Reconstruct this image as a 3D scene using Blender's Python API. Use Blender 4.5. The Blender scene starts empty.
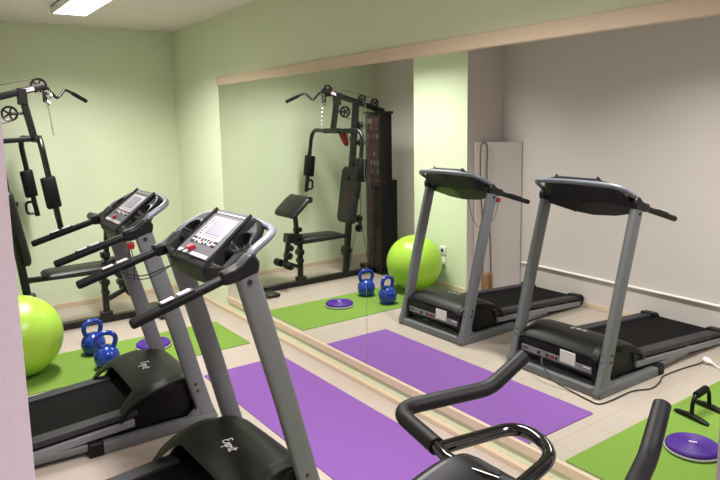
import bpy, bmesh, math, random
from mathutils import Vector, Matrix
random.seed(7)
S = bpy.context.scene
COL = S.collection
PI = math.pi

# ------------------------------------------------------------------ camera, light, exposure
YAW, PITCH, ROLL = 0.6222, 0.1397, -0.0183
F_PX, PPX, PPY = 635.68, 358.77, 212.11
fwd = Vector((math.sin(YAW)*math.cos(PITCH), math.cos(YAW)*math.cos(PITCH), -math.sin(PITCH)))
rgt = Vector((math.cos(YAW), -math.sin(YAW), 0)); upv = rgt.cross(fwd)
r2 = math.cos(ROLL)*rgt + math.sin(ROLL)*upv; u2 = -math.sin(ROLL)*rgt + math.cos(ROLL)*upv
cam_d = bpy.data.cameras.new('camera'); cam = bpy.data.objects.new('camera', cam_d); COL.objects.link(cam)
cam.matrix_world = Matrix(((r2.x, u2.x, -fwd.x, -2.3298), (r2.y, u2.y, -fwd.y, 0.0), (r2.z, u2.z, -fwd.z, 1.6961), (0, 0, 0, 1)))
cam_d.sensor_width = 36; cam_d.lens = F_PX/720*36
cam_d.shift_x = (360-PPX)/720; cam_d.shift_y = -(240-PPY)/720
cam_d.clip_start = .02
S.camera = cam
w = bpy.data.worlds.new('world'); S.world = w; w.use_nodes = True
w.node_tree.nodes['Background'].inputs[0].default_value = (1, .97, .94, 1)
w.node_tree.nodes['Background'].inputs[1].default_value = 0.1
S.view_settings.view_transform = 'Standard'; S.view_settings.look = 'None'
S.view_settings.gamma = 1; S.view_settings.use_curve_mapping = False
S.view_settings.exposure = 0.0
LAMP_W = 54.0          # watts of each ceiling luminaire
LAMP_COL = (1.0, .965, .935)

# ------------------------------------------------------------------ materials
def srgb(c):
    return tuple(((v/255)/12.92 if v/255 <= .04045 else ((v/255+.055)/1.055)**2.4) for v in c) + (1,)
def mat(name, col, rough=.5, metal=0, noise=0, nscale=40, bump=0, bscale=200, spec=.5, coat=0, emit=None, es=0):
    m = bpy.data.materials.new(name); m.use_nodes = True
    nt = m.node_tree; b = nt.nodes['Principled BSDF']
    c = srgb(col)
    b.inputs['Base Color'].default_value = c; b.inputs['Roughness'].default_value = rough
    b.inputs['Metallic'].default_value = metal; b.inputs['Specular IOR Level'].default_value = spec
    b.inputs['Coat Weight'].default_value = coat
    tc = nt.nodes.new('ShaderNodeTexCoord')
    if noise:
        n = nt.nodes.new('ShaderNodeTexNoise'); n.inputs['Scale'].default_value = nscale; n.inputs['Detail'].default_value = 4
        nt.links.new(tc.outputs['Object'], n.inputs['Vector'])
        mx = nt.nodes.new('ShaderNodeMix'); mx.data_type = 'RGBA'
        mx.inputs[6].default_value = tuple(v*(1-noise) for v in c[:3]) + (1,)
        mx.inputs[7].default_value = tuple(min(1, v*(1+noise)) for v in c[:3]) + (1,)
        nt.links.new(n.outputs['Fac'], mx.inputs[0]); nt.links.new(mx.outputs[2], b.inputs['Base Color'])
    if bump:
        n = nt.nodes.new('ShaderNodeTexNoise'); n.inputs['Scale'].default_value = bscale
        nt.links.new(tc.outputs['Object'], n.inputs['Vector'])
        bp = nt.nodes.new('ShaderNodeBump'); bp.inputs['Strength'].default_value = bump; bp.inputs['Distance'].default_value = .002
        nt.links.new(n.outputs['Fac'], bp.inputs['Height']); nt.links.new(bp.outputs['Normal'], b.inputs['Normal'])
    if emit:
        b.inputs['Emission Color'].default_value = srgb(emit); b.inputs['Emission Strength'].default_value = es
    return m
M = {
 'green_wall': mat('green_wall', (216, 226, 196), .8, noise=.03, nscale=3, bump=.15, bscale=90, spec=.2),
 'white_wall': mat('white_wall', (208, 199, 197), .85, noise=.03, nscale=3, bump=.15, bscale=90, spec=.2),
 'lilac_wall': mat('lilac_wall', (182, 170, 184), .85, noise=.03, nscale=120, bump=.2, bscale=120, spec=.2),
 'ceiling': mat('ceiling_paint', (232, 225, 221), .9, spec=.1),
 'wood': mat('pale_wood', (208, 188, 162), .45, noise=.04, nscale=14),
 'purple_mat': mat('purple_foam', (128, 84, 158), .85, noise=.04, nscale=60, bump=.3, bscale=500, spec=.2),
 'green_mat': mat('green_foam', (116, 148, 62), .85, noise=.04, nscale=60, bump=.3, bscale=500, spec=.2),
 'lime': mat('lime_vinyl', (164, 206, 66), .32, noise=.03, nscale=6),
 'blue': mat('blue_vinyl', (18, 58, 166), .22, coat=.3),
 'purple': mat('purple_vinyl', (72, 36, 134), .5, spec=.3),
 'pale': mat('pale_rim', (205, 198, 210), .5),
 'grey_paint': mat('grey_powder_coat', (112, 114, 118), .42, metal=.2, noise=.03, nscale=30),
 'alu': mat('brushed_aluminium', (134, 134, 140), .5, metal=.25),
 'silver': mat('silver_plastic', (116, 118, 130), .38, metal=.2),
 'black_plastic': mat('black_plastic', (8, 8, 9), .42, spec=.28, bump=.1, bscale=700),
 'dark_plastic': mat('charcoal_plastic', (13, 13, 16), .42, spec=.35, bump=.1, bscale=700),
 'black_gloss': mat('black_gloss', (6, 6, 7), .1, coat=.5),
 'foam': mat('black_foam', (11, 11, 13), .5, spec=.25, bump=.3, bscale=500),
 'belt': mat('belt_rubber', (13, 11, 13), .8, bump=.4, bscale=800, spec=.12),
 'rail': mat('rail_plastic', (44, 42, 48), .6, bump=.2, bscale=500),
 'recess': mat('recess_shade', (12, 12, 13), .5),
 'panel_grey': mat('panel_grey', (92, 90, 97), .5),
 'panel_silver': mat('panel_silver', (196, 194, 202), .3),
 'lcd': mat('lcd_glass', (158, 156, 170), .15),
 'red': mat('red_plastic', (150, 22, 34), .35),
 'dull_red': mat('dull_red', (110, 22, 24), .6),
 'white': mat('white_plastic', (232, 230, 226), .4),
 'ink': mat('black_ink', (25, 25, 28), .6),
 'chrome': mat('chrome', (200, 200, 200), .15, metal=1),
 'gym': mat('black_steel', (9, 9, 10), .35),
 'vinyl': mat('black_vinyl', (14, 15, 16), .45, bump=.2, bscale=300),
 'sticker': mat('pink_sticker', (214, 176, 186), .5),
 'rope': mat('brown_rope', (104, 84, 74), .8),
 'handle_wood': mat('handle_wood', (150, 110, 70), .5),
 'bike_black': mat('bike_black', (10, 9, 13), .38, spec=.22),
 'pipe': mat('pipe_paint', (240, 234, 232), .35),
 'chart_red': mat('chart_red', (66, 34, 32), .6),
 'chart_grey': mat('chart_grey', (84, 80, 74), .6),
 'chart_dark': mat('chart_dark', (40, 30, 30), .6),
 'lamp_white': mat('lamp_white', (230, 228, 226), .5),
 'cord': mat('cord_black', (18, 18, 18), .5),
}
# tiled floor
fm = bpy.data.materials.new('floor_tiles'); fm.use_nodes = True
nt = fm.node_tree; bs = nt.nodes['Principled BSDF']
tc = nt.nodes.new('ShaderNodeTexCoord'); br = nt.nodes.new('ShaderNodeTexBrick')
br.offset = 0; br.inputs['Scale'].default_value = 1
br.inputs['Brick Width'].default_value = .33; br.inputs['Row Height'].default_value = .33
br.inputs['Mortar Size'].default_value = .0022; br.inputs['Mortar Smooth'].default_value = .3
br.inputs['Color1'].default_value = srgb((189, 176, 166)); br.inputs['Color2'].default_value = srgb((186, 173, 162))
br.inputs['Mortar'].default_value = srgb((166, 152, 140))
nt.links.new(tc.outputs['Object'], br.inputs['Vector'])
nz = nt.nodes.new('ShaderNodeTexNoise'); nz.inputs['Scale'].default_value = 9; nz.inputs['Detail'].default_value = 6
nt.links.new(tc.outputs['Object'], nz.inputs['Vector'])
mx = nt.nodes.new('ShaderNodeMix'); mx.data_type = 'RGBA'; mx.blend_type = 'MULTIPLY'; mx.inputs[0].default_value = .14
nt.links.new(br.outputs['Color'], mx.inputs[6]); nt.links.new(nz.outputs['Color'], mx.inputs[7])
nt.links.new(mx.outputs[2], bs.inputs['Base Color']); bs.inputs['Roughness'].default_value = .38
bs.inputs['Specular IOR Level'].default_value = .35
M['floor'] = fm
# mirror
mm = bpy.data.materials.new('mirror_silver'); mm.use_nodes = True
b = mm.node_tree.nodes['Principled BSDF']
b.inputs['Base Color'].default_value = (.87, .90, .86, 1); b.inputs['Metallic'].default_value = 1; b.inputs['Roughness'].default_value = 0
M['mirror'] = mm

# ------------------------------------------------------------------ mesh builder
class G:
    def __init__(s): s.v = []; s.f = []
    def quad_strip_rings(s, rings, closed=True, cap=(True, True)):
        n = len(rings[0]); b0 = len(s.v)
        for r in rings: s.v += [tuple(p) for p in r]
        for i in range(len(rings)-1):
            for j in range(n if closed else n-1):
                a = b0+i*n+j; b = b0+i*n+(j+1) % n
                s.f.append((a, b, b+n, a+n))
        if cap[0]: s.f.append(tuple(b0+j for j in reversed(range(n))))
        if cap[1]: s.f.append(tuple(b0+(len(rings)-1)*n+j for j in range(n)))
        return s
    def box(s, c, d, rot=None):
        x, y, z = (k/2 for k in d); c = Vector(c)
        P = [Vector(q) for q in ((-x,-y,-z),(x,-y,-z),(x,y,-z),(-x,y,-z),(-x,-y,z),(x,-y,z),(x,y,z),(-x,y,z))]
        if rot is not None: P = [rot @ q for q in P]
        b = len(s.v); s.v += [tuple(c+q) for q in P]
        for f in ((0,3,2,1),(4,5,6,7),(0,1,5,4),(1,2,6,5),(2,3,7,6),(3,0,4,7)): s.f.append(tuple(b+i for i in f))
        return s
    def hexa(s, P):
        b = len(s.v); s.v += [tuple(p) for p in P]
        for f in ((0,3,2,1),(4,5,6,7),(0,1,5,4),(1,2,6,5),(2,3,7,6),(3,0,4,7)): s.f.append(tuple(b+i for i in f))
        return s
    def tube(s, pts, r, n=12, caps=True, sq=None, up=None):
        """sweep a circle (or a rounded rectangle sq=(half_w, half_h)) along pts"""
        pts = [Vector(p) for p in pts]; rr = r if isinstance(r, (list, tuple)) else [r]*len(pts)
        rings = []; prev = None
        for i, p in enumerate(pts):
            t = (pts[min(i+1, len(pts)-1)]-pts[max(i-1, 0)]).normalized()
            if prev is None:
                a = Vector(up) if up is not None else (Vector((0,0,1)) if abs(t.z) < .9 else Vector((0,1,0)))
                e1 = (a-t*a.dot(t)).normalized()
            else:
                e1 = (prev-t*prev.dot(t)).normalized()
            prev = e1; e2 = t.cross(e1); ring = []
            for k in range(n):
                th = 2*PI*k/n
                if sq:
                    cx, cy = math.cos(th), math.sin(th); pw = sq[2] if len(sq) > 2 else .35
                    ring.append(p + e1*sq[0]*math.copysign(abs(cx)**pw, cx)*rr[i] + e2*sq[1]*math.copysign(abs(cy)**pw, cy)*rr[i])
                else:
                    ring.append(p + (e1*math.cos(th)+e2*math.sin(th))*rr[i])
            rings.append(ring)
        return s.quad_strip_rings(rings, True, (caps, caps))
    def lathe(s, prof, c=(0,0,0), n=24, axis='z', rot=None, cap=True):
        rings = []
        for (r, h) in prof:
            ring = []
            for k in range(n):
                a = 2*PI*k/n; q = Vector((r*math.cos(a), r*math.sin(a), h))
                if axis == 'y': q = Vector((q.x, q.z, -q.y))
                if axis == 'x': q = Vector((q.z, q.x, q.y))
                if rot is not None: q = rot @ q
                ring.append(Vector(c)+q)
            rings.append(ring)
        return s.quad_strip_rings(rings, True, (cap, cap))
    def prism(s, poly, a, b, axis='y'):
        def m(p, h): return {'y': (p[0], h, p[1]), 'x': (h, p[0], p[1]), 'z': (p[0], p[1], h)}[axis]
        return s.quad_strip_rings([[m(p, a) for p in poly], [m(p, b) for p in poly]])
    def grid(s, fn, nu, nv):
        b = len(s.v)
        for i in range(nu+1):
            for j in range(nv+1): s.v.append(tuple(fn(i/nu, j/nv)))
        for i in range(nu):
            for j in range(nv):
                a = b+i*(nv+1)+j; s.f.append((a, a+1, a+nv+2, a+nv+1))
        return s
    def build(s, name, m, parent=None, off=(0,0,0), bevel=0, sharp=35, sub=0):
        me = bpy.data.meshes.new(name)
        o = Vector(off)
        me.from_pydata([tuple(Vector(v)-o) for v in s.v], [], s.f)
        bm = bmesh.new(); bm.from_mesh(me); bmesh.ops.recalc_face_normals(bm, faces=bm.faces); bm.to_mesh(me); bm.free()
        me.materials.append(M[m] if isinstance(m, str) else m)
        me.shade_smooth(); me.set_sharp_from_angle(angle=math.radians(sharp))
        ob = bpy.data.objects.new(name, me); COL.objects.link(ob)
        if parent is not None: ob.parent = parent
        if bevel:
            md = ob.modifiers.new('bevel', 'BEVEL'); md.width = bevel; md.segments = 2; md.limit_method = 'ANGLE'; md.angle_limit = math.radians(40)
        if sub:
            md = ob.modifiers.new('sub', 'SUBSURF'); md.levels = sub; md.render_levels = sub
        return ob
def smooth(pts, n=6):
    """Catmull-Rom through the points"""
    P = [Vector(p) for p in pts]; P = [2*P[0]-P[1]] + P + [2*P[-1]-P[-2]]; out = []
    for i in range(1, len(P)-2):
        for k in range(n):
            t = k/n; a, b_, c, d = P[i-1], P[i], P[i+1], P[i+2]
            out.append(.5*((2*b_)+(c-a)*t+(2*a-5*b_+4*c-d)*t*t+(3*b_-a-3*c+d)*t**3))
    out.append(P[-2]); return out
def fillet(pts, r, n=6):
    """polyline with rounded corners of radius r"""
    P = [Vector(p) for p in pts]; out = [P[0]]
    for i in range(1, len(P)-1):
        a = (P[i-1]-P[i]); b = (P[i+1]-P[i]); rr = min(r, a.length*.48, b.length*.48)
        p0 = P[i]+a.normalized()*rr; p1 = P[i]+b.normalized()*rr
        for k in range(n+1):
            t = k/n; out.append(p0*(1-t)**2 + P[i]*2*t*(1-t) + p1*t*t)
    out.append(P[-1]); return out
def tag(o, label, cat, group=None):
    o['label'] = label; o['category'] = cat
    if group: o['group'] = group
    return o
def thing(name, loc, label, cat, group=None):
    o = bpy.data.objects.new(name, None); COL.objects.link(o); o.location = loc; o.empty_display_size = .1
    return tag(o, label, cat, group)
def struct(name, g, m, **k):
    o = g.build(name, m, **k); o['kind'] = 'structure'; return o
def copy_tree(o, parent=None):
    c = o.copy(); COL.objects.link(c)
    if parent is not None: c.parent = parent
    for ch in list(o.children): copy_tree(ch, c)
    return c

# ------------------------------------------------------------------ room shell
WL, YB, HC, YF = -2.604, 6.436, 2.631, -1.6
XR = .006
struct('floor', G().box(((WL+.1)/2, (YB+YF)/2, -.05), (2.9, YB-YF+.2, .1)), 'floor')
struct('ceiling', G().box(((WL+.1)/2, (YB+YF)/2, HC+.05), (2.9, YB-YF+.2, .1)), 'ceiling')
struct('wall_back', G().box((WL/2, YB+.05, HC/2), (2.9, .1, HC)), 'green_wall')
struct('wall_right', G().box((XR+.05, (YB+YF)/2, HC/2), (.1, YB-YF, HC)), 'green_wall')
struct('wall_left', G().box((WL-.05, (YB+YF)/2, HC/2), (.1, YB-YF, HC)), 'white_wall')
struct('wall_hall', G().box((WL/2, YF-.05, HC/2), (2.9, .1, HC)), 'white_wall')
PY0, PY1, PX = 4.37, 5.15, -2.10
pil = struct('wall_pillar', G().box(((WL+PX)/2, (PY0+PY1)/2, HC/2), (PX-WL, PY1-PY0, HC)), 'white_wall')
pil.data.materials.append(M['green_wall'])
for p in pil.data.polygons:
    if p.normal.x > .9: p.material_index = 1
# wall with the doorway the room is seen through
DL, DR = -2.2828, -1.184
g = G()
g.box(((WL+DL)/2, .45, HC/2), (DL-WL, .10, HC)); g.box(((DR+XR)/2, .45, HC/2), (XR-DR, .10, HC)); g.box(((DL+DR)/2, .45, (2.05+HC)/2), (DR-DL, .10, HC-2.05))
struct('wall_front', g, 'lilac_wall')
# baseboards (thin wooden strips)
def bb(name, a, b_, dx=0, dy=0):
    struct(name, G().box(((a[0]+b_[0])/2+dx/2, (a[1]+b_[1])/2+dy/2, .0225), (abs(a[0]-b_[0]) or abs(dx), abs(a[1]-b_[1]) or abs(dy), .045)), 'wood', bevel=.003)
bb('baseboard_back', (WL, YB), (XR, YB), dy=-.014)
struct('baseboard_right', G().box((XR-.018, (YF+YB-.014)/2, .014), (.036, YB-YF-.014, .028)), 'wood', bevel=.003)
bb('baseboard_left', (WL, .50), (WL, PY0), dx=.014)
bb('baseboard_pillar', (PX, PY0), (PX, PY1), dx=.014)
# wooden strips above and below the mirror
struct('trim_1', G().box((XR-.012, 5.338/2+.26, 2.041+.036), (.024, 5.338-.52+.02, .072)), 'wood', bevel=.004)
struct('trim_2', G().box((XR-.0085, 5.338/2+.26, .112), (.017, 5.338-.52+.02, .050)), 'wood', bevel=.003)
# mirror panes
for i, (y0, y1, lab) in enumerate(((3.183, 5.338, 'far left mirror pane between the wall corner and the thin joint, reflecting the multi gym'),
                                   (.53, 3.179, 'large right mirror pane nearer the viewer, reflecting both treadmills and the white wall'))):
    tag(G().box((.003, (y0+y1)/2, (.138+2.041)/2), (.006, y1-y0, 2.041-.138)).build('wall_mirror', 'mirror'), lab, 'mirror', 'mirror panes on the green wall')

# ------------------------------------------------------------------ ceiling luminaires
def lamp(x, y0, y1, lab):
    yc = (y0+y1)/2; L = y1-y0; W = .265
    t = thing('ceiling_light', (x, yc, HC), lab, 'light', 'ceiling lights')
    g = G()
    g.box((0, 0, -.004), (W, L, .008))
    for s in (-1, 1):
        g.box((s*(W/2-.006), 0, -.027), (.012, L, .054)); g.box((0, s*(L/2-.006), -.027), (W-.024, .012, .054))
    g.build('lamp_housing', 'lamp_white', t)
    d = G().box((0, 0, -.046), (W-.026, L-.026, .006)).build('diffuser', mat('diffuser_lit', (255, 255, 255), .5, emit=(255, 250, 244), es=3.5), t)
    ld = bpy.data.lights.new('lamp_light', 'AREA'); ld.shape = 'RECTANGLE'; ld.size = W-.03; ld.size_y = L-.03
    ld.energy = LAMP_W; ld.spread = math.radians(140); ld.color = LAMP_COL
    lo = bpy.data.objects.new('lamp_light', ld); COL.objects.link(lo); lo.parent = t; lo.location = (0, 0, -.056)
lamp(-1.14, 4.33, 5.53, 'bright rectangular ceiling light near the back wall, above the multi gym')
lamp(-1.14, 1.3, 2.5, 'rectangular ceiling light above the purple mat')
lamp(-1.3, -1.2, 0.0, 'unseen rectangular ceiling light added in the hall to light the doorway wall')  # unseen hall lamp, added to light the lilac wall around the doorway

# ------------------------------------------------------------------ mats
def ymat(name, x0, x1, y0, y1, m, lab, cat='exercise mat', z=.0):
    g = G(); r = .012; poly = []
    for cx, cy, a0 in ((x1-r, y1-r, 0), (x0+r, y1-r, PI/2), (x0+r, y0+r, PI), (x1-r, y0+r, 1.5*PI)):
        for k in range(4): a = a0+k*PI/6; poly.append((cx+r*math.cos(a), cy+r*math.sin(a)))
    g.prism(poly, z, z+.005, 'z')
    return tag(g.build(name, m), lab, cat, 'foam exercise mats on the floor')
ymat('exercise_mat', -.79, -.183, 2.05, 4.0, 'purple_mat', 'purple foam exercise mat lying between the treadmills and the mirror')
ymat('exercise_mat', -2.06, -.238, 4.40, 5.09, 'green_mat', 'green foam exercise mat at the back under the lime ball and blue kettlebells')
ymat('exercise_mat', -2.03, -.222, 1.17, 1.828, 'green_mat', 'green foam exercise mat nearest the viewer with the push up bar on it')

# ------------------------------------------------------------------ treadmill
YC = 2.505
O = (-1.60, YC, 0)
def zd(x): return .172+(x+1.47)*.063
def hood_top(x, v):
    """height of the motor cover; v in -1..1 across"""
    pts = [(-1.495, .160), (-1.445, .216), (-1.385, .252), (-1.30, .280), (-1.22, .291), (-1.14, .290), (-1.08, .272), (-1.04, .247), (-1.015, .222)]
    for (a, za), (b_, zb) in zip(pts, pts[1:]):
        if x <= b_ or b_ == pts[-1][0]:
            t = min(1, max(0, (x-a)/(b_-a))); z = za+(zb-za)*t; break
    return z + .006*(1-v*v) - .018*max(0, abs(v)-.86)/.14
def hood_hw(x):
    t = min(1, max(0, (-1.13-x)/.12)); t = t*t*(3-2*t); return .305+.035*t
def strokes_mesh(strokes, place, r):
    g = G()
    for st in strokes:
        pts = smooth([(a, b_, 0) for a, b_ in st], 5) if len(st) > 2 else [Vector((a, b_, 0)) for a, b_ in st]
        g.tube([place(p.x, p.y) for p in pts], r, 6)
    return g
ESPRIT = [ # handwritten word, units of letter height
 [(.62,1.0),(.35,1.08),(.12,.9),(.22,.68),(.42,.62),(.15,.55),(-.02,.25),(.15,.02),(.5,.12),(.72,.34)],
 [(.72,.34),(.92,.62),(.95,.42),(1.02,.18),(.85,.05),(.78,.14)],
 [(1.02,.2),(1.2,.6),(1.12,.2),(1.0,-.45)], [(1.2,.55),(1.42,.6),(1.5,.32),(1.32,.06),(1.16,.2)],
 [(1.5,.2),(1.68,.62),(1.64,.48),(1.86,.6)],
 [(1.98,.58),(1.92,.2),(2.02,.06),(2.16,.2)], [(2.06,.82),(2.08,.86)],
 [(2.42,1.05),(2.3,.4),(2.32,.1),(2.5,.14)], [(2.12,.66),(2.72,.76)]]
def fcon(s, w, n):  # console frame -> world
    return Vector((-1.274, YC, 1.219)) + Vector((0, 1, 0))*s + Vector((.795, 0, .607))*w + Vector((-.607, 0, .795))*n
def treadmill(label):
    T = thing('treadmill', O, label, 'treadmill', 'treadmills')
    def part(g, name, m, parent=T, **k): return g.build(name, m, parent, O, **k)
    def sub(g, name, m, parent, **k): return g.build(name, m, parent, O, **k)
    # floor frame : two rails joined by a front crossbar with rounded corners
    g = G()
    for s in (-1, 1):
        y = YC+s*.3475
        g.tube([(-.975, y, .031), (-1.62, y, .031)], 1, 16, sq=(.029, .0275, .2))
    g.tube([(-1.005, YC-.345, .028), (-1.005, YC+.345, .028)], 1, 16, sq=(.027, .03, .3))
    g.box((-1.06, YC, .045), (.05, .62, .02)); g.box((-1.045, YC, .03), (.012, .62, .03))
    g.tube([(-1.58, YC-.32, .03), (-1.58, YC+.32, .03)], .018, 10)
    fr = part(g, 'base_frame', 'grey_paint')
    for s in (-1, 1):
        y = YC+s*.3475
        sub(G().box((-1.63, y, .036), (.075, .06, .072)), 'frame_end_cap', 'black_plastic', fr, bevel=.008)
        # upright post
        post = part(G().tube([(-1.0, y, .012), (-1.035, y, .10), (-1.076, y, .25), (-1.164, y, .60), (-1.315, y, 1.14)], 1, 20, sq=(.046, .024, .5), up=(1, 0, 0)), 'upright_post', 'grey_paint')
        part(G().prism([(-.98, .02), (-1.17, .02), (-1.13, .06), (-1.085, .10), (-1.07, .18), (-1.03, .18)], y-.02, y+.02), 'post_gusset', 'grey_paint')
        for z in (.215, .255):
            xx = -1.012-.27*z
            sub(G().lathe([(.008, -.002), (.008, .003), (.005, .006)], (xx-.005, y+s*.0245, z), 10, 'y', Matrix.Scale(s, 3, (0, 1, 0))), 'bolt', 'ink', post)
            sub(G().lathe([(.007, -.002), (.007, .004), (.004, .007)], (xx+.045, y, z), 10, 'x'), 'bolt', 'ink', post)
            if s > 0: sub(G().lathe([(.007, -.002), (.007, .004), (.004, .007)], (xx+.045, y-.012, z-.004), 10, 'x'), 'bolt', 'ink', post)
        # handlebar joint sleeve and handlebar
        bk = G()
        bk.prism([(-1.268, 1.142), (-1.262, 1.184), (-1.276, 1.204), (-1.296, 1.222), (-1.316, 1.214), (-1.345, 1.188), (-1.375, 1.174), (-1.425, 1.162), (-1.414, 1.112), (-1.37, 1.116), (-1.32, 1.126)], y-.026, y+.026)
        slv = part(bk, 'joint_sleeve', 'dark_plastic', bevel=.012)
        sub(G().lathe([(.011, -.003), (.011, .005), (.006, .009)], (-1.312, y-.0245, 1.112) if s < 0 else (-1.312, y+.0245, 1.112), 12, 'y'), 'bolt', 'ink', slv)
        d = Vector((-.34, 0, -.1)).normalized()
        a = Vector((-1.40, y, 1.136)); e = Vector((-1.752, y, 1.034))
        bar = part(G().tube([a+Vector((.03, 0, .009)), e-d*.012, e-d*.004, e], [.019, .019, .0175, .012], 18), 'handlebar', 'foam')
        up = Vector((-.1, 0, .34)).normalized()*(1); up = Vector((-d.z*-1, 0, 0)) if False else Vector((.28*-1, 0, .96))
        up = (Vector((0, 0, 1))-d*Vector((0, 0, 1)).dot(d)).normalized()
        m0 = a.lerp(e, .52)
        rot = Matrix((( -d.x, 0, up.x), (0, 1, 0), (-d.z, 0, up.z)))
        sub(G().box(m0+up*.014, (.135, .03, .018), rot), 'sensor_mount', 'black_plastic', bar, bevel=.006)
        for q in (-.034, .03):
            sub(G().box(m0+up*.0235-d*q, (.048, .024, .005), rot), 'pulse_sensor', 'pale', bar, bevel=.002)
        # silver loop bar from console top round to the sleeve
        if s > 0:
            lp = fillet([(-1.30, YC-.3475, 1.20), (-1.285, YC-.3475, 1.222), (-1.165, YC-.325, 1.285), (-1.135, YC-.12, 1.297), (-1.135, YC+.12, 1.297), (-1.165, YC+.325, 1.285), (-1.285, YC+.3475, 1.222), (-1.30, YC+.3475, 1.20)], .15, 10)
            part(G().tube(lp, .0165, 14), 'loop_bar', 'silver')
        # deck side rails
        rx0, rx1 = -1.40, -2.525
        ya, yb = YC+s*.225, YC+s*.322
        g = G(); lo, hi = min(ya, yb), max(ya, yb)
        g.hexa([(rx1, lo, zd(rx1)-.035), (rx0, lo, zd(rx0)-.035), (rx0, hi, zd(rx0)-.04), (rx1, hi, zd(rx1)-.04),
                (rx1, lo, zd(rx1)), (rx0, lo, zd(rx0)), (rx0, hi, zd(rx0)-.008), (rx1, hi, zd(rx1)-.008)])
        rl = part(g, 'side_rail', 'rail', bevel=.005)
        sub(G().hexa([(rx1, YC+s*.320-.012, zd(rx1)-.088), (rx0-.02, YC+s*.320-.012, zd(rx0)-.088), (rx0-.02, YC+s*.320+.012, zd(rx0)-.088), (rx1, YC+s*.320+.012, zd(rx1)-.088),
                (rx1, YC+s*.320-.012, zd(rx1)-.048), (rx0-.02, YC+s*.320-.012, zd(rx0)-.048), (rx0-.02, YC+s*.320+.012, zd(rx0)-.048), (rx1, YC+s*.320+.012, zd(rx1)-.048)]), 'side_strip', 'alu', rl, bevel=.003)
        cg = G().prism([(-2.49, zd(-2.49)+.010), (-2.565, zd(-2.56)+.008), (-2.597, zd(-2.6)-.02), (-2.599, .03), (-2.575, .018), (-2.515, .022), (-2.49, .05)], YC+s*.322-(.11 if s > 0 else 0), YC+s*.322+(.11 if s < 0 else 0))
        part(cg, 'rear_cap', 'black_plastic', bevel=.006)
        # lift arm tube
        tb = part(G().tube([(-1.60, YC+s*.335, .046), (-2.06, YC+s*.305, .046)], 1, 12, sq=(.019, .014, .3)), 'lift_tube', 'grey_paint')
        sub(G().box((-2.07, YC+s*.305, .066), (.06, .03, .05)), 'pivot_bracket', 'alu', tb, bevel=.004)
    # belt & deck board
    x0, x1 = -1.30, -2.58
    g = G(); w_ = .226
    pts = [(x0, zd(x0)-.016), (x1+.02, zd(x1)-.016), (x1, zd(x1)-.028), (x1, zd(x1)-.052), (x1+.02, zd(x1)-.066), (x0, zd(x0)-.062)]
    g.prism(pts, YC-w_, YC+w_)
    part(g, 'running_belt', 'belt')
    part(G().hexa([(-2.40, YC-.33, zd(-2.4)-.085), (-1.2, YC-.30, zd(-1.2)-.10), (-1.2, YC+.30, zd(-1.2)-.10), (-2.40, YC+.33, zd(-2.4)-.085),
                   (-2.40, YC-.33, zd(-2.4)-.07), (-1.2, YC-.30, zd(-1.2)-.07), (-1.2, YC+.30, zd(-1.2)-.07), (-2.40, YC+.33, zd(-2.4)-.07)]), 'deck_board', 'black_plastic')
    # motor hood
    def sm5(a):
        t = min(1, max(0, (a-.55)/.2)); return t*t*(3-2*t)
    def hood(u, v):
        vv = v*2-1
        x = -1.495+.475*u
        x += (1-u)**3*.10*(1-sm5(abs(vv)))
        # side profile folds down at |vv|>.9
        if abs(vv) > .8:
            q = (abs(vv)-.8)/.2; lat = hood_hw(x)*(.93+.07*math.sin(min(1, q*1.6)*PI/2)); zt = hood_top(x, .93)
            zb = min(hood_top(x, .9)-.035, .235)
            z = zt-(zt-zb)*max(0, (q-.3)/.7)**1.2
        else:
            lat = hood_hw(x)*.93*abs(vv)/.8; z = hood_top(x, abs(vv)*.93/.8)
        return Vector((x, YC+math.copysign(lat, vv), z))
    g = G().grid(hood, 30, 50)
    hd = part(g, 'motor_hood', 'black_plastic', sharp=50)
    # arched fairing ridges each side, motor front cover and skirts
    for s in (-1, 1):
        sk = [(-1.02, .065), (-1.535, .065), (-1.46, .13), (-1.40, .195), (-1.32, .24), (-1.22, .258), (-1.12, .258), (-1.05, .237), (-1.02, .212)]
        sub(G().prism(sk, YC+s*.297-.012, YC+s*.297+.012), 'side_skirt', 'black_plastic', hd, bevel=.004)
        ar = smooth([(-1.47, YC+s*.322, .155), (-1.41, YC+s*.322, .200), (-1.32, YC+s*.322, .228), (-1.22, YC+s*.312, .240), (-1.12, YC+s*.307, .237), (-1.04, YC+s*.305, .219)])
        sub(G().tube(ar, .005, 8), 'arch_ridge', 'dark_plastic', hd)
    mc = part(G().prism([(-1.02, .218), (-1.025, .10), (-1.04, .085), (-1.2, .085), (-1.2, .235), (-1.07, .246)], YC-.284, YC+.284), 'motor_cover', 'black_plastic', bevel=.008)
    pp = part(G().box((-1.018, YC, .145), (.008, .56, .042)), 'rear_panel', 'alu', bevel=.002)
    for dy, w2, m in ((.13, .022, 'ink'), (.06, .02, 'ink'), (.02, .03, 'red'), (-.015, .014, 'ink')):
        sub(G().box((-1.013, YC+dy, .145), (.008, w2, .022)), 'power_switch' if m == 'red' else 'socket', m, pp, bevel=.002)
    sub(G().box((-1.0135, YC+.245, .148), (.002, .05, .02)), 'panel_label', 'chart_grey', pp)
    sub(G().box((-1.0135, YC-.245, .156), (.002, .05, .007)), 'panel_label', 'white', pp)
    st = sub(G().box((-1.017, YC-.1, .178), (.009, .115, .078)), 'rating_sticker', 'white', mc)
    # handwritten word on the hood
    def pl(a, b_):
        hgt = .046; y = YC+.052-a*hgt*.90-b_*hgt*.10; x = -1.265+b_*hgt*.9-a*hgt*.16
        return Vector((x, y, hood_top(x, (y-YC)/.33)+.0005))
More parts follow.
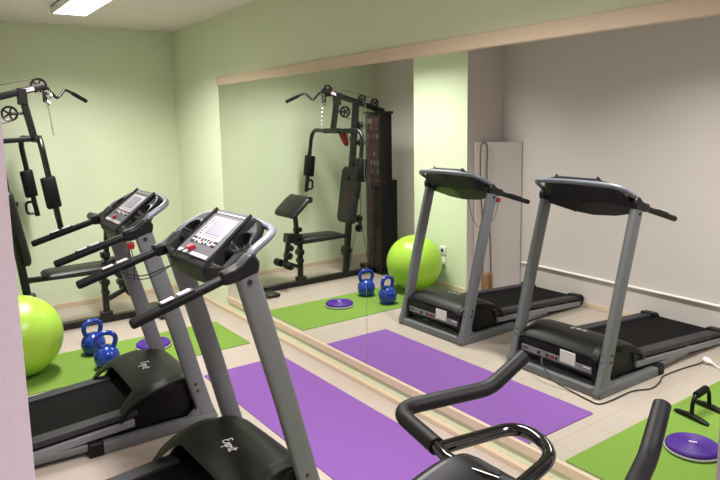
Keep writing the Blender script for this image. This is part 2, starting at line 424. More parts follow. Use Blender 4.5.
    sub(strokes_mesh(ESPRIT, pl, .0023), 'printed_word', 'white', hd)
    # console
    def whi(s):
        a = abs(s)
        if a < .18: return .146
        t = min(1, max(0, (a-.18))/.13); return .146-.125*t*t
    def wlo(s):
        a = abs(s); return -.165+.05*max(0, (a-.17)/.17)
    def sm(a, b_, x):
        t = min(1, max(0, (x-a)/(b_-a))); return t*t*(3-2*t)
    def top(u, v):
        s = (u*2-1)*.335; lo, hi = wlo(s), whi(s); w_ = lo+(hi-lo)*v
        h = .006*(1-sm(.16, .18, abs(s)))+.018
        a = abs(s)
        h -= .05*sm(.0, .006, min(a-.185, .268-a, w_+.112, -.044-w_))
        rr = math.hypot((a-.240)/.056, (w_-.012)/.046); h -= .045*(1-sm(.85, 1.0, rr)); h += .006*sm(.9, 1.02, rr)*(1-sm(1.02, 1.3, rr))
        e = min(v, 1-v, (u if u < .5 else 1-u)*2); h -= .02*(1-sm(0, .05, e))
        h += .006*sm(.05, .135, w_)*(1-sm(.15, .2, a))
        return fcon(s, w_, h)
    def bot(u, v):
        s = (u*2-1)*.335; lo, hi = wlo(s), whi(s)
        w_ = lo+(hi-lo)*v; dep = .045+.025*(1-abs(s)/.335)
        if v > .5: dep -= .03*(v-.5)*2
        return fcon(s*.985, w_*.97-.01*(1-v), -dep)
    g = G(); nu, nv = 96, 56
    g.grid(top, nu, nv); nb = len(g.v); g.grid(bot, nu, nv)
    per = [i*(nv+1) for i in range(nu+1)] + [nu*(nv+1)+j for j in range(1, nv+1)] + [i*(nv+1)+nv for i in range(nu-1, -1, -1)] + [j for j in range(nv-1, 0, -1)]
    for a, b_ in zip(per, per[1:]+per[:1]): g.f.append((a, b_, b_+nb, a+nb))
    cn = part(g, 'console', 'dark_plastic', sharp=60)
    # dark sheets laid in tray and cup recesses, standing in for their shade
    for s in (-1, 1):
        sub(G().hexa([fcon(s*.19, -.107, -.031), fcon(s*.263, -.107, -.031), fcon(s*.263, -.049, -.031), fcon(s*.19, -.049, -.031),
                      fcon(s*.19, -.107, -.026), fcon(s*.263, -.107, -.026), fcon(s*.263, -.049, -.026), fcon(s*.19, -.049, -.026)]), 'tray_shade', 'recess', cn)
        poly = [fcon(s*(.240)+.047*math.cos(k*PI/12), .012+.038*math.sin(k*PI/12), -.028) for k in range(24)]
        poly2 = [fcon(s*(.240)+.047*math.cos(k*PI/12), .012+.038*math.sin(k*PI/12), -.022) for k in range(24)]
        sub(G().quad_strip_rings([poly, poly2]), 'cup_shade', 'recess', cn)
        sub(G().tube([fcon(s*.165, -.16, .018), fcon(s*.163, 0, .029), fcon(s*.158, .14, .032)], .008, 8), 'console_ridge', 'dark_plastic', cn)
    def plate(name, s0, s1, w0, w1, n0, n1, m, par=cn, bevel=0):
        s0, s1, w0, w1 = s0*1.09, s1*1.09, w0*1.07+.003, w1*1.07+.003
        return sub(G().hexa([fcon(s0, w0, n0), fcon(s1, w0, n0), fcon(s1, w1, n0), fcon(s0, w1, n0), fcon(s0, w0, n1), fcon(s1, w0, n1), fcon(s1, w1, n1), fcon(s0, w1, n1)]), name, m, par, bevel=bevel)
    plate('panel_plate', -.138, .138, -.115, .128, .02, .0290, 'panel_grey', bevel=.002)
    plate('silver_strip', -.13, .13, -.112, -.096, .028, .0305, 'panel_silver')
    plate('panel_sticker', -.100, .106, -.052, .088, .028, .0300, 'panel_silver')
    plate('top_strip', -.12, .12, .108, .113, .028, .0300, 'panel_silver')
    plate('screen', -.075, .055, -.005, .078, .0295, .0345, 'lcd', bevel=.002)
    plate('screen_frame', -.083, .063, -.013, .086, .028, .0325, 'pale', bevel=.002)
    for k, (s0, m) in enumerate([(.095, 'ink'), (.078, 'ink'), (.05, 'ink'), (.018, 'dull_red'), (-.004, 'ink'), (-.03, 'ink'), (-.055, 'dull_red'), (-.082, 'ink'), (-.098, 'ink')]):
        for q in ((0,) if m == 'dull_red' else (-.010, .008)):
            plate('button', s0-.006, s0+.006, -.040+q-.004, -.040+q+(.012 if m == 'dull_red' else .004), .029, .0325, m)
    for k in range(9):
        w0 = -.01+k*.0105
        plate('printed_mark', .076+.004*(k % 3), .096, w0, w0+.0055, .0295, .0306, 'ink')
    return T, cn, part, sub
TB, cn, part, sub = treadmill('silver and black treadmill nearer the viewer, beside the purple mat, its screen bright')
# copy first, then give each its own safety key and cord
TA = copy_tree(TB)
TA.location = (O[0]-.012, O[1]+1.19, 0)
TB.rotation_euler.z = .03; TB.location = (-1.062-.55*math.cos(.03), YC-.55*math.sin(.03), 0)
TA.rotation_euler.z = -.01
TA['label'] = 'grey and black treadmill farther back, red key hanging under its near handlebar'
key = part(G().hexa([fcon(.045, -.105, .029), fcon(.012, -.105, .029), fcon(.012, -.075, .029), fcon(.045, -.075, .029),
                     fcon(.045, -.105, .055), fcon(.012, -.105, .055), fcon(.012, -.078, .050), fcon(.045, -.078, .050)]), 'safety_key', 'red', bevel=.004)
part(G().tube(smooth([fcon(.04, -.1, .045), fcon(.07, -.14, .045), fcon(.10, -.178, .015), (-1.425, YC+.19, 1.09), (-1.50, YC+.25, 1.055), (-1.56, YC+.31, 1.065), (-1.59, YC+.347, 1.10)]), .0028, 6), 'safety_cord', 'cord')
part(G().tube(smooth([fcon(.10, -.178, .012), (-1.44, YC+.19, 1.075), (-1.50, YC+.24, 1.042), (-1.555, YC+.30, 1.05), (-1.58, YC+.33, 1.085)]), .0022, 6), 'safety_cord', 'cord')
def partA(g, name, m, **k):
    o = g.build(name, m, None, (O[0]-.012, O[1]+1.19, 0), **k); o.parent = TA; return o
YA = YC+1.19-.3475
partA(G().box((-1.395, YA, 1.083), (.034, .03, .036)), 'safety_key', 'red', bevel=.005)
partA(G().tube(smooth([(-1.40, YA, 1.065), (-1.41, YA+.05, .93), (-1.36, YA+.13, .85), (-1.33, YA+.2, .92), (-1.33, YA+.26, 1.10)]), .0025, 6), 'safety_cord', 'cord')
kA = fcon(0, 0, 0)-Vector((0, YC, 0))
def fA(s, w_, n): return fcon(s, w_, n)+Vector((-.012, 1.19, 0))
partA(G().hexa([fA(.03, -.10, .029), fA(.0, -.10, .029), fA(.0, -.075, .029), fA(.03, -.075, .029), fA(.03, -.10, .045), fA(.0, -.10, .045), fA(.0, -.078, .042), fA(.03, -.078, .042)]), 'stop_button', 'red', bevel=.003)

# ------------------------------------------------------------------ exercise ball, kettlebells, discs, push-up bar
g = G(); R = .280; prof = []
for k in range(49):
    a = -PI/2+PI*k/48; rr = R*math.cos(a); h = R*math.sin(a)
    if 8 <= k <= 40 and k % 4 == 0: rr *= .9985
    prof.append((max(rr, .001), h))
ball = thing('exercise_ball', (-1.785, 4.79, .005), 'shiny lime green exercise ball resting on the back green mat', 'exercise ball')
g.lathe(prof, (0, 0, R+.001), 64, 'z', Matrix.Rotation(.5, 3, 'X')).build('ball_shell', 'lime', ball, sharp=60)
G().lathe([(.012, -.003), (.012, .002), (.008, .004)], (-.05, .275, R+.0), 12, 'y').build('air_plug', 'pale', ball)
kb = thing('kettlebell', (-1.28, 4.93, .005), 'blue kettlebell standing farther back, nearer the multi gym', 'kettlebell', 'blue kettlebells')
prof = [(.001, 0), (.058, 0), (.064, .004), (.078, .030), (.087, .062), (.088, .085), (.082, .112), (.066, .138), (.046, .154), (.03, .162), (.001, .166)]
G().lathe(prof, (0, 0, 0), 32).build('body', 'blue', kb, sharp=50)
hp = [(-.045, 0, .130), (-.058, 0, .165), (-.066, 0, .195), (-.058, 0, .228), (-.03, 0, .247), (0, 0, .251), (.03, 0, .247), (.058, 0, .228), (.066, 0, .195), (.058, 0, .165), (.045, 0, .130)]
G().tube(smooth(hp, 5), [.0175]*51, 14).build('handle', 'blue', kb, sharp=60)
kb2 = copy_tree(kb); kb2.location = (-1.272, 4.58, .005); kb2['label'] = 'blue kettlebell standing nearer the treadmill'
kb.rotation_euler.z = .25; kb2.rotation_euler.z = -.1
bd = thing('balance_disc', (-.872, 4.80, .005), 'round purple balance disc lying on the back green mat', 'balance disc', 'purple balance discs')
prof = [(.001, 0), (.136, 0), (.149, .006), (.153, .014), (.151, .019)]
G().lathe(prof, (0, 0, 0), 48).build('rim', 'pale', bd)
prof = [(.146, .016), (.149, .022), (.146, .031)]
k = .138
while k > .02: prof += [(k, .036+.010*(1-k/.16)), (k-.004, .0385+.010*(1-k/.16)), (k-.008, .036+.010*(1-k/.16))]; k -= .0105
prof += [(.012, .046), (.001, .046)]
G().lathe(prof, (0, 0, 0), 64).build('cushion', 'purple', bd, sharp=60)
G().box((0, 0, .048), (.014, .045, .004)).build('disc_label', 'pale', bd, bevel=.002)
bd.scale = (.88, .88, .95)
bd2 = copy_tree(bd); bd2.location = (-.818, 1.495, .005); bd2['label'] = 'round purple balance disc at the right edge beside the push up bar'
bd2.rotation_euler.z = -.5
pb = thing('push_up_bar', (-1.262, 1.675, .005), 'black push up bar with two feet standing on the near green mat', 'push up bar')
for x, dx in ((.102, .02), (-.105, .02)):
    gg = G()
    gg.tube([(x+dx*(t/.1)*-1, t, .009+.010*(1-abs(t)/.1)) for t in (-.105, -.09, -.05, 0, .05, .09, .105)], [.5, .9, 1, 1.1, 1, .9, .5], 12, sq=(.011, .018, .6), up=(0, 0, 1))
    gg.build('foot', 'black_plastic', pb)
ar = fillet([(.102, 0, .012), (.092, 0, .125), (-.085, 0, .140), (-.105, 0, .012)], .06, 8)
G().tube(ar, .0115, 14).build('frame_arch', 'black_plastic', pb)
gr = G(); gr.tube([(.062, 0, .1265), (-.055, 0, .1365)], .019, 18)
for k in range(7): gr.tube([(.055-k*.0165, 0, .127+k*.0014), (.049-k*.0165, 0, .1276+k*.0014)], .0208, 18)
gr.build('grip', 'foam', pb)

# ------------------------------------------------------------------ multi gym
GY = 5.70
GO = (-1.5, GY, 0)
T = thing('multi_gym', GO, 'tall black multi gym with lat pulldown bar, seat and weight stack by the back wall', 'multi gym')
def gp(g, name, m, parent=T, **k): return g.build(name, m, parent, GO, **k)
def sq(a, b_, h=.025): return G().tube([a, b_], 1, 16, sq=(h, h, .25))
gp(G().box((-1.33, GY, .032), (1.74, .06, .056)), 'base_rail', 'gym', bevel=.004)
gp(G().box((-.53, GY, .020), (.14, .52, .028)), 'cross_foot', 'gym', bevel=.006)
gp(G().box((-2.0, GY-.03, .03), (.08, .62, .05)), 'cross_foot', 'gym', bevel=.006)
sp = gp(sq((-.985, GY, .05), (-.99, GY, .47)), 'seat_post', 'gym')
gp(G().box((-.99, GY, .075), (.10, .075, .05)), 'post_bracket', 'gym', bevel=.006)
mu = gp(sq((-1.565, GY, .05), (-1.745, GY, 1.90), .03), 'main_upright', 'gym')
gp(G().box((-1.575, GY, .30), (.085, .075, .11)), 'post_bracket', 'gym', bevel=.01)
gp(sq((-1.33, GY, 2.035), (-2.12, GY, 1.82), .027), 'top_boom', 'gym')
gp(G().box((-1.45, GY-.0285, 2.002), (.075, .003, .028), Matrix.Rotation(-.265, 3, 'Y')), 'boom_sticker', 'sticker')
gp(sq((-1.505, GY, 1.98), (-1.44, GY, 1.62), .026), 'front_post', 'gym')
gp(G().box((-1.500, GY, 1.95), (.07, .062, .13)), 'post_bracket', 'gym', bevel=.006)
def pulley(x, z, r, y=GY, name='pulley'):
    o = gp(G().lathe([(r*.86, -.012), (r, -.014), (r, -.008), (r*.86, -.004), (r*.86, .004), (r, .008), (r, .014), (r*.86, .012), (r*.74, .008), (r*.74, -.008), (r*.86, -.012)], (x, y, z), 28, 'y', None, False), name, 'gym')
    g_ = G()
    for k in range(5):
        a = k*2*PI/5; g_.box((x+math.cos(a)*r*.5, y, z+math.sin(a)*r*.5), (r*.9, .01, r*.22), Matrix.Rotation(-a, 3, 'Y'))
    g_.lathe([(r*.26, -.018), (r*.26, .018)], (x, y, z), 12, 'y')
    g_.build('pulley_spokes', 'gym', o, GO)
    return o
pulley(-1.375, 2.035, .062, GY-.0); pulley(-1.60, 1.815, .062); pulley(-1.83, 1.95, .05); pulley(-2.0, 1.91, .05)
pulley(-1.80, 1.66, .045); pulley(-1.81, 1.48, .045);  pulley(-2.02, .14, .05, GY-.12)
for z in (.635, .53): gp(G().lathe([(.036, -.012), (.044, -.016), (.044, .016), (.036, .012)], (-1.755, GY, z), 20, 'y'), 'pulley', 'gym')
gp(sq((-1.755, GY-.022, .53), (-1.755, GY-.022, .635), .014), 'pulley_yoke', 'gym')
gp(G().tube([(-1.60, GY, 1.815), (-1.48, GY, 1.82)], .012, 8), 'pulley_axle_arm', 'gym')
gp(G().tube([(-1.74, GY, 1.66), (-1.82, GY, 1.66)], .02, 8), 'pulley_axle_arm', 'gym')
gp(G().tube([(-1.71, GY, 1.48), (-1.82, GY, 1.48)], .02, 8), 'pulley_axle_arm', 'gym')
for a, b_ in (((-1.66, GY, 1.84), (-1.83, GY, 1.90)), ((-1.60, GY, 1.754), (-1.80, GY, 1.705)), ((-1.83, GY-.015, 1.94), (-1.77, GY-.015, .66)), ((-1.855, GY-.03, 1.94), (-1.86, GY-.03, .10)),
              ((-1.78, GY-.01, .56), (-1.86, GY-.04, .10)), ((-1.72, GY, .56), (-1.62, GY, .10)), ((-1.35, GY, 2.10), (-2.0, GY, 1.96)), ((-1.90, GY, 1.9), (-1.895, GY-.05, .10))):
    gp(G().tube([a, b_], .0035, 6), 'cable', 'chart_grey')
# press arms
hub = gp(G().tube([(-1.43, GY-.13, 1.615), (-1.43, GY+.13, 1.615)], 1, 16, sq=(.028, .028, .3)), 'press_hub', 'gym')
for s in (-1, 1):
    arm = gp(G().tube(fillet([(-1.43, GY+s*.1, 1.615), (-1.48, GY+s*.49, 1.625), (-1.43, GY+s*.50, 1.25), (-1.40, GY+s*.50, 1.02)], .13, 10), .022, 14), 'press_arm', 'gym')
    gp(G().tube([(-1.452, GY+s*.497, 1.335), (-1.45, GY+s*.497, 1.325), (-1.422, GY+s*.499, 1.115), (-1.42, GY+s*.499, 1.105)], [.9, 1, 1, .9], 16, sq=(.05, .05, .4)), 'arm_pad', 'foam', arm)
    if s > 0: gp(G().tube(fillet([(-1.405, GY+s*.50, 1.06), (-1.475, GY+s*.50, 1.055), (-1.47, GY+s*.50, .955), (-1.395, GY+s*.50, .955)], .03, 5), .012, 10), 'arm_handle', 'gym', arm)
    gp(G().tube([(-1.402, GY+s*.50, 1.04), (-1.386, GY+s*.50, .93)], .021, 12), 'arm_end', 'foam', arm)
gp(G().tube(smooth([(-1.66, GY+.20, 1.60), (-1.69, GY+.19, 1.53), (-1.72, GY+.18, 1.47), (-1.745, GY+.18, 1.47), (-1.735, GY+.19, 1.54), (-1.70, GY+.20, 1.60)]), 1, 8, sq=(.006, .024, .5)), 'ankle_strap', 'dull_red')
gp(G().tube(smooth([(-1.715, GY+.18, 1.60), (-1.755, GY+.17, 1.56), (-1.77, GY+.16, 1.50)]), .007, 8), 'snap_hook', 'chrome')
gp(sq((-1.43, GY, 1.615), (-1.72, GY, 1.60), .02), 'press_link', 'gym')
# seat
gp(sq((-.93, GY, .462), (-1.60, GY, .468), .022), 'seat_beam', 'gym')
def pad(name, cx, cz, L, W, Tk, ang, r=.03, cy=GY, mt='vinyl'):
    """upholstered board, length along x before rotation about y"""
    rings = []
    for zz, k_ in ((-Tk/2, .0), (-Tk/2+.004, .006), (-.0, .010), (Tk/2-.018, .004), (Tk/2-.006, -.008), (Tk/2, -.025)):
        ring = []; l2, w2 = L/2+k_, W/2+k_; rr = .045
        for sx, sy, a0 in ((1, 1, 0), (-1, 1, PI/2), (-1, -1, PI), (1, -1, 1.5*PI)):
            for q in range(5):
                a = a0+q*PI/8; ring.append(Vector(((l2-rr)*sx+rr*math.cos(a), (w2-rr)*sy+rr*math.sin(a), zz)))
        rings.append([Vector((cx, cy, cz)) + Matrix.Rotation(ang, 3, 'Y') @ v for v in ring])
    return gp(G().quad_strip_rings(rings), name, mt, sharp=50)
pad('seat_pad', -1.21, .505, .50, .26, .05, -.02)
bkp = pad('back_pad', -1.625, .915, .60, .30, .06, PI/2-.16)
gp(sq((-1.58, GY, .78), (-1.66, GY, .78), .02), 'pad_bracket', 'gym'); gp(sq((-1.60, GY, 1.10), (-1.68, GY, 1.10), .02), 'pad_bracket', 'gym')
gp(G().box((-1.70, GY, 1.12), (.06, .16, .24), Matrix.Rotation(-.1, 3, 'Y')), 'upright_sleeve', 'gym', bevel=.008)
cp = pad('curl_pad', -.905, .855, .26, .40, .055, .72)
gp(G().tube([(-1.015, GY-.19, .925), (-1.015, GY+.19, .925)], .034, 16), 'curl_roll', 'vinyl')
gp(sq((-.935, GY, .84), (-.965, GY, .47), .021), 'curl_post', 'gym')
gp(G().box((-.965, GY, .60), (.075, .06, .05)), 'post_clamp', 'gym', bevel=.006)
gp(G().tube([(-.965, GY-.07, .61), (-.965, GY-.03, .61)], .02, 12), 'clamp_knob', 'gym')
gp(G().box((-.90, GY, .52), (.16, .11, .10), Matrix.Rotation(-.1, 3, 'Y')), 'lever_bracket', 'gym', bevel=.012)
gp(sq((-.86, GY, .53), (-.81, GY, .26), .021), 'leg_lever', 'gym')
gp(sq((-.81, GY, .27), (-.98, GY, .20), .02), 'leg_lever', 'gym')
for x, z in ((-.79, .26),):
    gp(G().tube([(x, GY-.20, z), (x, GY+.20, z)], .008, 8), 'roller_axle', 'chrome')
    for s in (-1, 1): gp(G().lathe([(.034, -.06), (.040, -.052), (.040, .052), (.034, .06)], (x, GY+s*.10, z), 18, 'y'), 'foam_roller', 'foam')
for x, z, r_ in ((-.865, .42, .034), (-.845, .34, .038), (-.985, .36, .038), (-.985, .27, .030), (-.98, .52, .034), (-1.578, .30, .05)):
    gp(G().lathe([(r_*.8, -.042), (r_, -.036), (r_, .036), (r_*.8, .042)], (x, GY, z), 18, 'y'), 'joint_disc', 'gym')
# lat bar with hook and chain
hk = (-1.318, GY, 1.985)
lb = gp(G().tube(fillet([(-1.36, GY-.02, 2.04), (-1.31, GY+.02, 2.025), (-1.235, GY+.06, 1.935), (-1.16, GY+.09, 2.015), (-.985, GY+.18, 1.925)], .025, 5), .0115, 12), 'lat_bar', 'gym')
gp(G().tube([(-1.10, GY+.121, 1.984), (-.98, GY+.183, 1.922)], .0165, 14), 'lat_grip', 'foam', lb)
gp(G().box((-1.335, GY+.0, 1.95), (.03, .05, .09)), 'hook_block', 'gym', bevel=.006)
for (dx, dz, l) in ((.03, 1.955, .05), (.01, 1.90, .045), (.035, 1.99, .03)):
    gp(G().tube([(-1.335+dx, GY-.03, dz-l/2), (-1.315+dx, GY-.035, dz), (-1.335+dx, GY-.02, dz+l/2), (-1.355+dx, GY-.025, dz), (-1.335+dx, GY-.03, dz-l/2)], .0075, 8), 'snap_hook', 'chrome')
g = G()
for k in range(13):
    z = 1.885-k*.0205; x = -1.318+.002*k; a = .013
    if k % 2: g.tube([(x-a*.5, GY, z), (x, GY, z+a), (x+a*.5, GY, z), (x, GY, z-a), (x-a*.5, GY, z)], .0042, 5)
    else: g.tube([(x, GY-a*.5, z), (x, GY, z+a), (x, GY+a*.5, z), (x, GY, z-a), (x, GY-a*.5, z)], .0042, 5)
gp(g, 'chain', 'chrome')
# weight stack tower
SX0, SX1, SY0, SY1 = -1.90, -2.075, 5.49, 5.75
tw = gp(G().box(((SX0+SX1)/2, (SY0+SY1)/2, .93), (SX0-SX1, SY1-SY0, 1.74)), 'stack_shroud', 'gym', bevel=.006)
gp(G().box(((SX0+SX1)/2-.035, (SY0+SY1)/2-.02, .55), (SX0-SX1+.06, SY1-SY0-.03, 1.02)), 'shroud_lower', 'gym', bevel=.006)
gp(G().box(((SX0+SX1)/2-.0, (SY0+SY1)/2, 1.80), (SX0-SX1+.02, SY1-SY0+.03, .03)), 'tower_cap', 'gym', bevel=.004)
ch = gp(G().box((SX0+.0015, (SY0+SY1)/2, 1.38), (.003, SY1-SY0-.03, .76)), 'exercise_chart', 'chart_dark', tw)
g1, g2, g3 = G(), G(), G()
for r in range(8):
    for c in range(4):
        y = SY0+.035+c*.0555; z = 1.72-r*.095
        if r < 1:
            if c < 2: g1.box((SX0+.0045, y+.005, z-.01), (.003, .05, .055))
            else: g2.box((SX0+.0045, y+.005, z-.01), (.003, .05, .055))
        else:
            rr = random.random()
            (g1 if rr < .5 else g2).box((SX0+.0045, y, z+.012), (.003, .028, .045))
            g3.box((SX0+.0045, y+.004, z-.024), (.003, .034, .008))
            (g2 if rr < .5 else g1).box((SX0+.0045, y+.014, z-.002), (.003, .012, .02))
g1.build('chart_figures', 'chart_red', ch, GO); g2.build('chart_figures', 'chart_grey', ch, GO); g3.build('chart_captions', 'chart_red', ch, GO)
for k in range(14):
    z = .93-k*.052
    gp(G().box((SX0+.0, SY0+.13, z), (.03, .055, .03)), 'weight_mark', 'chart_red', tw)
# small red print on the pads
def place_back(a, b_):
    v = Matrix.Rotation(PI/2-.16, 3, 'Y') @ Vector((.02-a*.05, -.05+b_*.045, .0315)); return Vector((-1.625, GY, .915))+v
sc_ = [[(0,0),(0,1),(.5,1)],[(0,.5),(.4,.5)],[(.8,0),(.8,1),(1.3,.5),(1.3,0)],[(1.7,0),(1.7,1),(2.2,.6)],[(2.5,1),(2.5,0),(3,0)],[(3.3,0),(3.5,1),(3.8,0)],[(4.2,0),(4.2,1),(4.6,1)]]
strokes_mesh([[(a-2.3, b_) for a, b_ in s_] for s_ in sc_], place_back, .004).build('red_print', 'dull_red', bkp, GO)
def place_curl(a, b_):
    v = Matrix.Rotation(.72, 3, 'Y') @ Vector((-.02-b_*.045, a*.03, .029)); return Vector((-.915, GY, .855))+v
strokes_mesh([[(-.6,0),(0,1),(.6,0)],[(-.3,.4),(.3,.4)],[(0,1),(0,.1)]], place_curl, .0035).build('red_print', 'dull_red', cp, GO)

# ------------------------------------------------------------------ exercise bike (rider side towards the viewer)
BY, BX = .745, -1.60
T = thing('exercise_bike', (BX, BY, 0), 'black exercise bike with foam covered horn handlebars in the foreground', 'exercise bike')
def bp(g, name, m, parent=T, **k): return g.build(name, m, parent, (BX, BY, 0), **k)
bp(G().box((-1.28, BY, .03), (.09, .50, .05)), 'stabiliser_foot', 'black_plastic', bevel=.015)
bp(G().box((-2.15, BY, .03), (.09, .46, .05)), 'stabiliser_foot', 'black_plastic', bevel=.015)
bp(G().tube([(-1.28, BY, .05), (-2.15, BY, .05)], 1, 16, sq=(.03, .03, .4)), 'base_tube', 'black_gloss')
body = [(-1.18, .12), (-1.2, .42), (-1.32, .60), (-1.48, .68), (-1.62, .60), (-1.8, .42), (-1.95, .30), (-1.9, .12), (-1.6, .07)]
bp(G().prism(body, BY-.075, BY+.075), 'flywheel_cover', 'dark_plastic', bevel=.03)
bp(G().tube([(-1.46, BY, .62), (-1.60, BY, 1.06)], [.030, .026], 16), 'front_post', 'black_gloss')
spb = bp(G().tube([(-1.88, BY, .32), (-2.02, BY, .74)], .022, 14), 'seat_post', 'chrome')
sg = G(); sg.grid(lambda u, v: Vector((-2.17+.27*u, BY+(v*2-1)*(.105*(1-u)**.8+.028), .78+.035*(1-abs(v*2-1)**3)-.02*abs(u-.4))), 14, 12)
sg.grid(lambda u, v: Vector((-2.17+.27*u, BY+(v*2-1)*(.105*(1-u)**.8+.028), .755)), 14, 12)
bp(sg, 'saddle', 'vinyl', sharp=60)
for s in (-1, 1):
    ck = bp(G().tube([(-1.66, BY+s*.08, .34), (-1.66-s*.11, BY+s*.10, .34-s*.12)], .013, 10), 'crank', 'chrome')
    bp(G().box((-1.66-s*.11, BY+s*.155, .34-s*.12), (.10, .09, .025)), 'pedal', 'black_plastic', ck, bevel=.006)
hb = bp(G().tube([(-1.568, BY-.085, 1.097), (-1.588, BY-.03, 1.099), (-1.588, BY+.03, 1.099), (-1.568, BY+.085, 1.097)], .0125, 16), 'handlebar_tube', 'black_gloss')
for s in (-1, 1):
    k_ = -.010 if s < 0 else 0
    c0, c1, c2, c3 = (-1.570, BY+s*.078, 1.096), (-1.526, BY+s*.256, 1.090), (-1.318, BY+s*.180+k_, 1.108), (-1.222, BY+s*.163-k_*.4, 1.166)
    mid = Vector(c1).lerp(Vector(c2), .55)
    pts = fillet([c0, c1, mid], .058, 10)[:-1] + fillet([mid, c2, c3], .024, 7)
    rad = [.0172]*(len(pts)-1)+[.0162]
    fo = bp(G().tube(pts, rad, 20), 'foam_grip', 'foam', hb)
    e = pts[-1]; d = (pts[-1]-pts[-2]).normalized()
    bp(G().tube([e-d*.001, e+d*.0015], .0125, 18), 'grip_end_cap', 'dark_plastic', fo)
lp = fillet([(-1.575, BY+.068, 1.098), (-1.398, BY+.026, 1.106), (-1.430, BY-.085, 1.106), (-1.62, BY-.112, 1.092)], .06, 12)
bp(G().tube(lp, .0125, 18), 'inner_loop_bar', 'black_gloss', hb)
# console
g = G()
def ctop(u, v):
    q = v*2-1; x = -1.556-.17*u-.010*abs(q)**4; hw = .056-.004*u-.012*(1-u)**6
    z = 1.121-.040*u-.010*max(0, abs(q)-.75)/.25+.004*(1-q*q)-.012*(1-u)**8
    return Vector((x-.016*q, BY-.032+q*hw, z+.013*q-.004))
def cbot(u, v):
    q = v*2-1; x = -1.558-.165*u-.010*abs(q)**4; hw = .054-.004*u-.012*(1-u)**6
    return Vector((x-.016*q, BY-.032+q*hw, 1.080-.065*u+.010*q))
nu, nv = 16, 16
g.grid(ctop, nu, nv); nb = len(g.v); g.grid(cbot, nu, nv)
per = [i*(nv+1) for i in range(nu+1)] + [nu*(nv+1)+j for j in range(1, nv+1)] + [i*(nv+1)+nv for i in range(nu-1, -1, -1)] + [j for j in range(nv-1, 0, -1)]
for a, b_ in zip(per, per[1:]+per[:1]): g.f.append((a, b_, b_+nb, a+nb))
bc = bp(g, 'bike_console', 'bike_black', sharp=55)
bp(G().box((-1.560, BY-.045, 1.080), (.05, .13, .04)), 'stem_clamp', 'black_gloss', bevel=.012)
bp(G().tube([(-1.563, BY-.075, 1.095), (-1.563, BY-.075, 1.104)], .005, 8), 'clamp_screw', 'chrome')

# ------------------------------------------------------------------ things on the walls and floor
# heating pipe on the left wall
g = G().tube([(WL+.017, 4.09, .292), (WL+.017, .52, .255)], .012, 12)
pipe = tag(g.build('wall_pipe', 'pipe'), 'thin white pipe running low along the white wall behind the treadmills', 'pipe')
for y in (3.9, 2.95, 2.2): G().box((WL+.010, y, .281+(y-3.1)*.011), (.020, .012, .014)).build('pipe_clip', 'pipe', pipe)
# white board closing off the corner, with hook and skipping rope
BA, BB = Vector((-2.19, PY0-.004, 0)), Vector((WL+.004, 4.130, 0))
bdir = (BB-BA).normalized(); bn = Vector((-bdir.y, bdir.x, 0))
if bn.y > 0: bn = -bn
def onb(t, n, z): return BA+bdir*t+bn*n+Vector((0, 0, z))
Lb = (BB-BA).length
tag(G().hexa([onb(0, .002, .0), onb(Lb, .002, .0), onb(Lb, .016, .0), onb(.012, .016, .0), onb(0, .002, 1.488), onb(Lb, .002, 1.488), onb(Lb, .016, 1.488), onb(.012, .016, 1.488)]).build('white_board', 'white_wall'), 'tall flat white board closing off the corner behind the skipping rope', 'board')
RT = .088
tag(G().tube([onb(RT, .016, 1.476), onb(RT, .05, 1.476), onb(RT, .05, 1.490)], .004, 8).build('metal_hook', 'chrome'), 'small metal hook at the top of the white board', 'hook')
RO = onb(RT, .04, 0)
sr = thing('skipping_rope', RO, 'brown skipping rope hung doubled from a hook on the white board, wooden handles down', 'skipping rope')
for t0, t1 in ((-.032, .0), (.032, .085)):
    pts = smooth([onb(RT, .04, 1.488), onb(RT+t0*.6, .04, 1.475), onb(RT+t0, .04, 1.42), onb(RT+t0, .038, 1.1), onb(RT+t1*.8, .036, .6), onb(RT+t1, .036, .21)])
    G().tube(pts, .0065, 8).build('cord', 'rope', sr, RO)
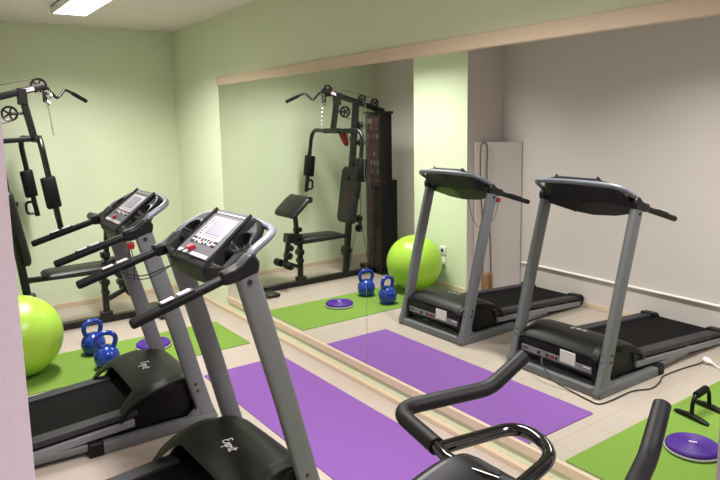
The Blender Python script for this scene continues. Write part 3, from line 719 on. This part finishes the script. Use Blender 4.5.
for t1, n_ in ((.0, .036), (.085, .036), (.045, .05)):
    G().lathe([(.008, 0), (.017, .01), (.016, .05), (.013, .09), (.016, .14), (.010, .175), (.006, .18)], onb(RT+t1, n_, .03), 14).build('handle', 'handle_wood', sr, RO)
# double wall socket on the pillar
sk = thing('wall_socket', (PX, 4.70, .32), 'white double wall socket low on the green pillar behind the ball', 'socket')
for dz in (.065, -.045):
    G().box((.008, 0, dz), (.016, .082, .082)).build('socket_plate', 'white', sk, bevel=.004)
    G().lathe([(.026, 0), (.026, .003), (.020, .003), (.019, -.004)], (.016, 0, dz), 18, 'x').build('socket_face', 'pale', sk)
G().box((.03, -.01, -.05), (.035, .035, .035)).build('plug', 'white', sk, bevel=.006)
# treadmill power cable and white extension lead
pts = [(-.985, YC+.06, .15), (-.945, YC+.04, .12), (-.93, YC-.06, .04), (-.94, YC-.19, .008), (-.915, 2.17, .006), (-.918, 2.10, .006), (-1.035, 2.082, .006), (-1.235, 2.080, .006), (-1.365, 2.03, .006), (-1.497, 2.048, .006), (-1.58, 2.08, .006), (-1.66, 2.088, .006), (-1.85, 2.075, .006), (-2.0, 2.05, .008), (-2.05, 2.045, .014)]
tag(G().tube(smooth(pts), .0045, 8).build('power_cable', 'cord'), 'thin black power cable running from the near treadmill along its frame on the floor', 'cable')
el = thing('extension_lead', (-2.058, 2.01, 0), 'white extension socket and lead lying on the floor by the near treadmill', 'extension lead')
dv = Vector((.035, -.09, 0)).normalized()
c0 = Vector((-2.070, 2.045, .024))
rot = Matrix(((dv.x, -dv.y, 0), (dv.y, dv.x, 0), (0, 0, 1)))
g = G(); ez = rot
rings = []
for r_, t in ((.014, 0), (.024, .004), (.025, .03), (.020, .045), (.010, .06), (.006, .085)):
    rings.append([c0+dv*t+Vector((-dv.y*math.cos(a)*r_, dv.x*math.cos(a)*r_, math.sin(a)*r_*.9)) for a in [2*PI*k/14 for k in range(14)]])
g.quad_strip_rings(rings).build('socket_body', 'white', el, (-2.058, 2.01, 0))
G().tube(smooth([c0+dv*.08, (-2.03, 1.93, .008), (-2.02, 1.88, .006), (-2.06, 1.75, .006), (-2.09, 1.5, .006)]), .005, 8).build('lead', 'white', el, (-2.058, 2.01, 0))
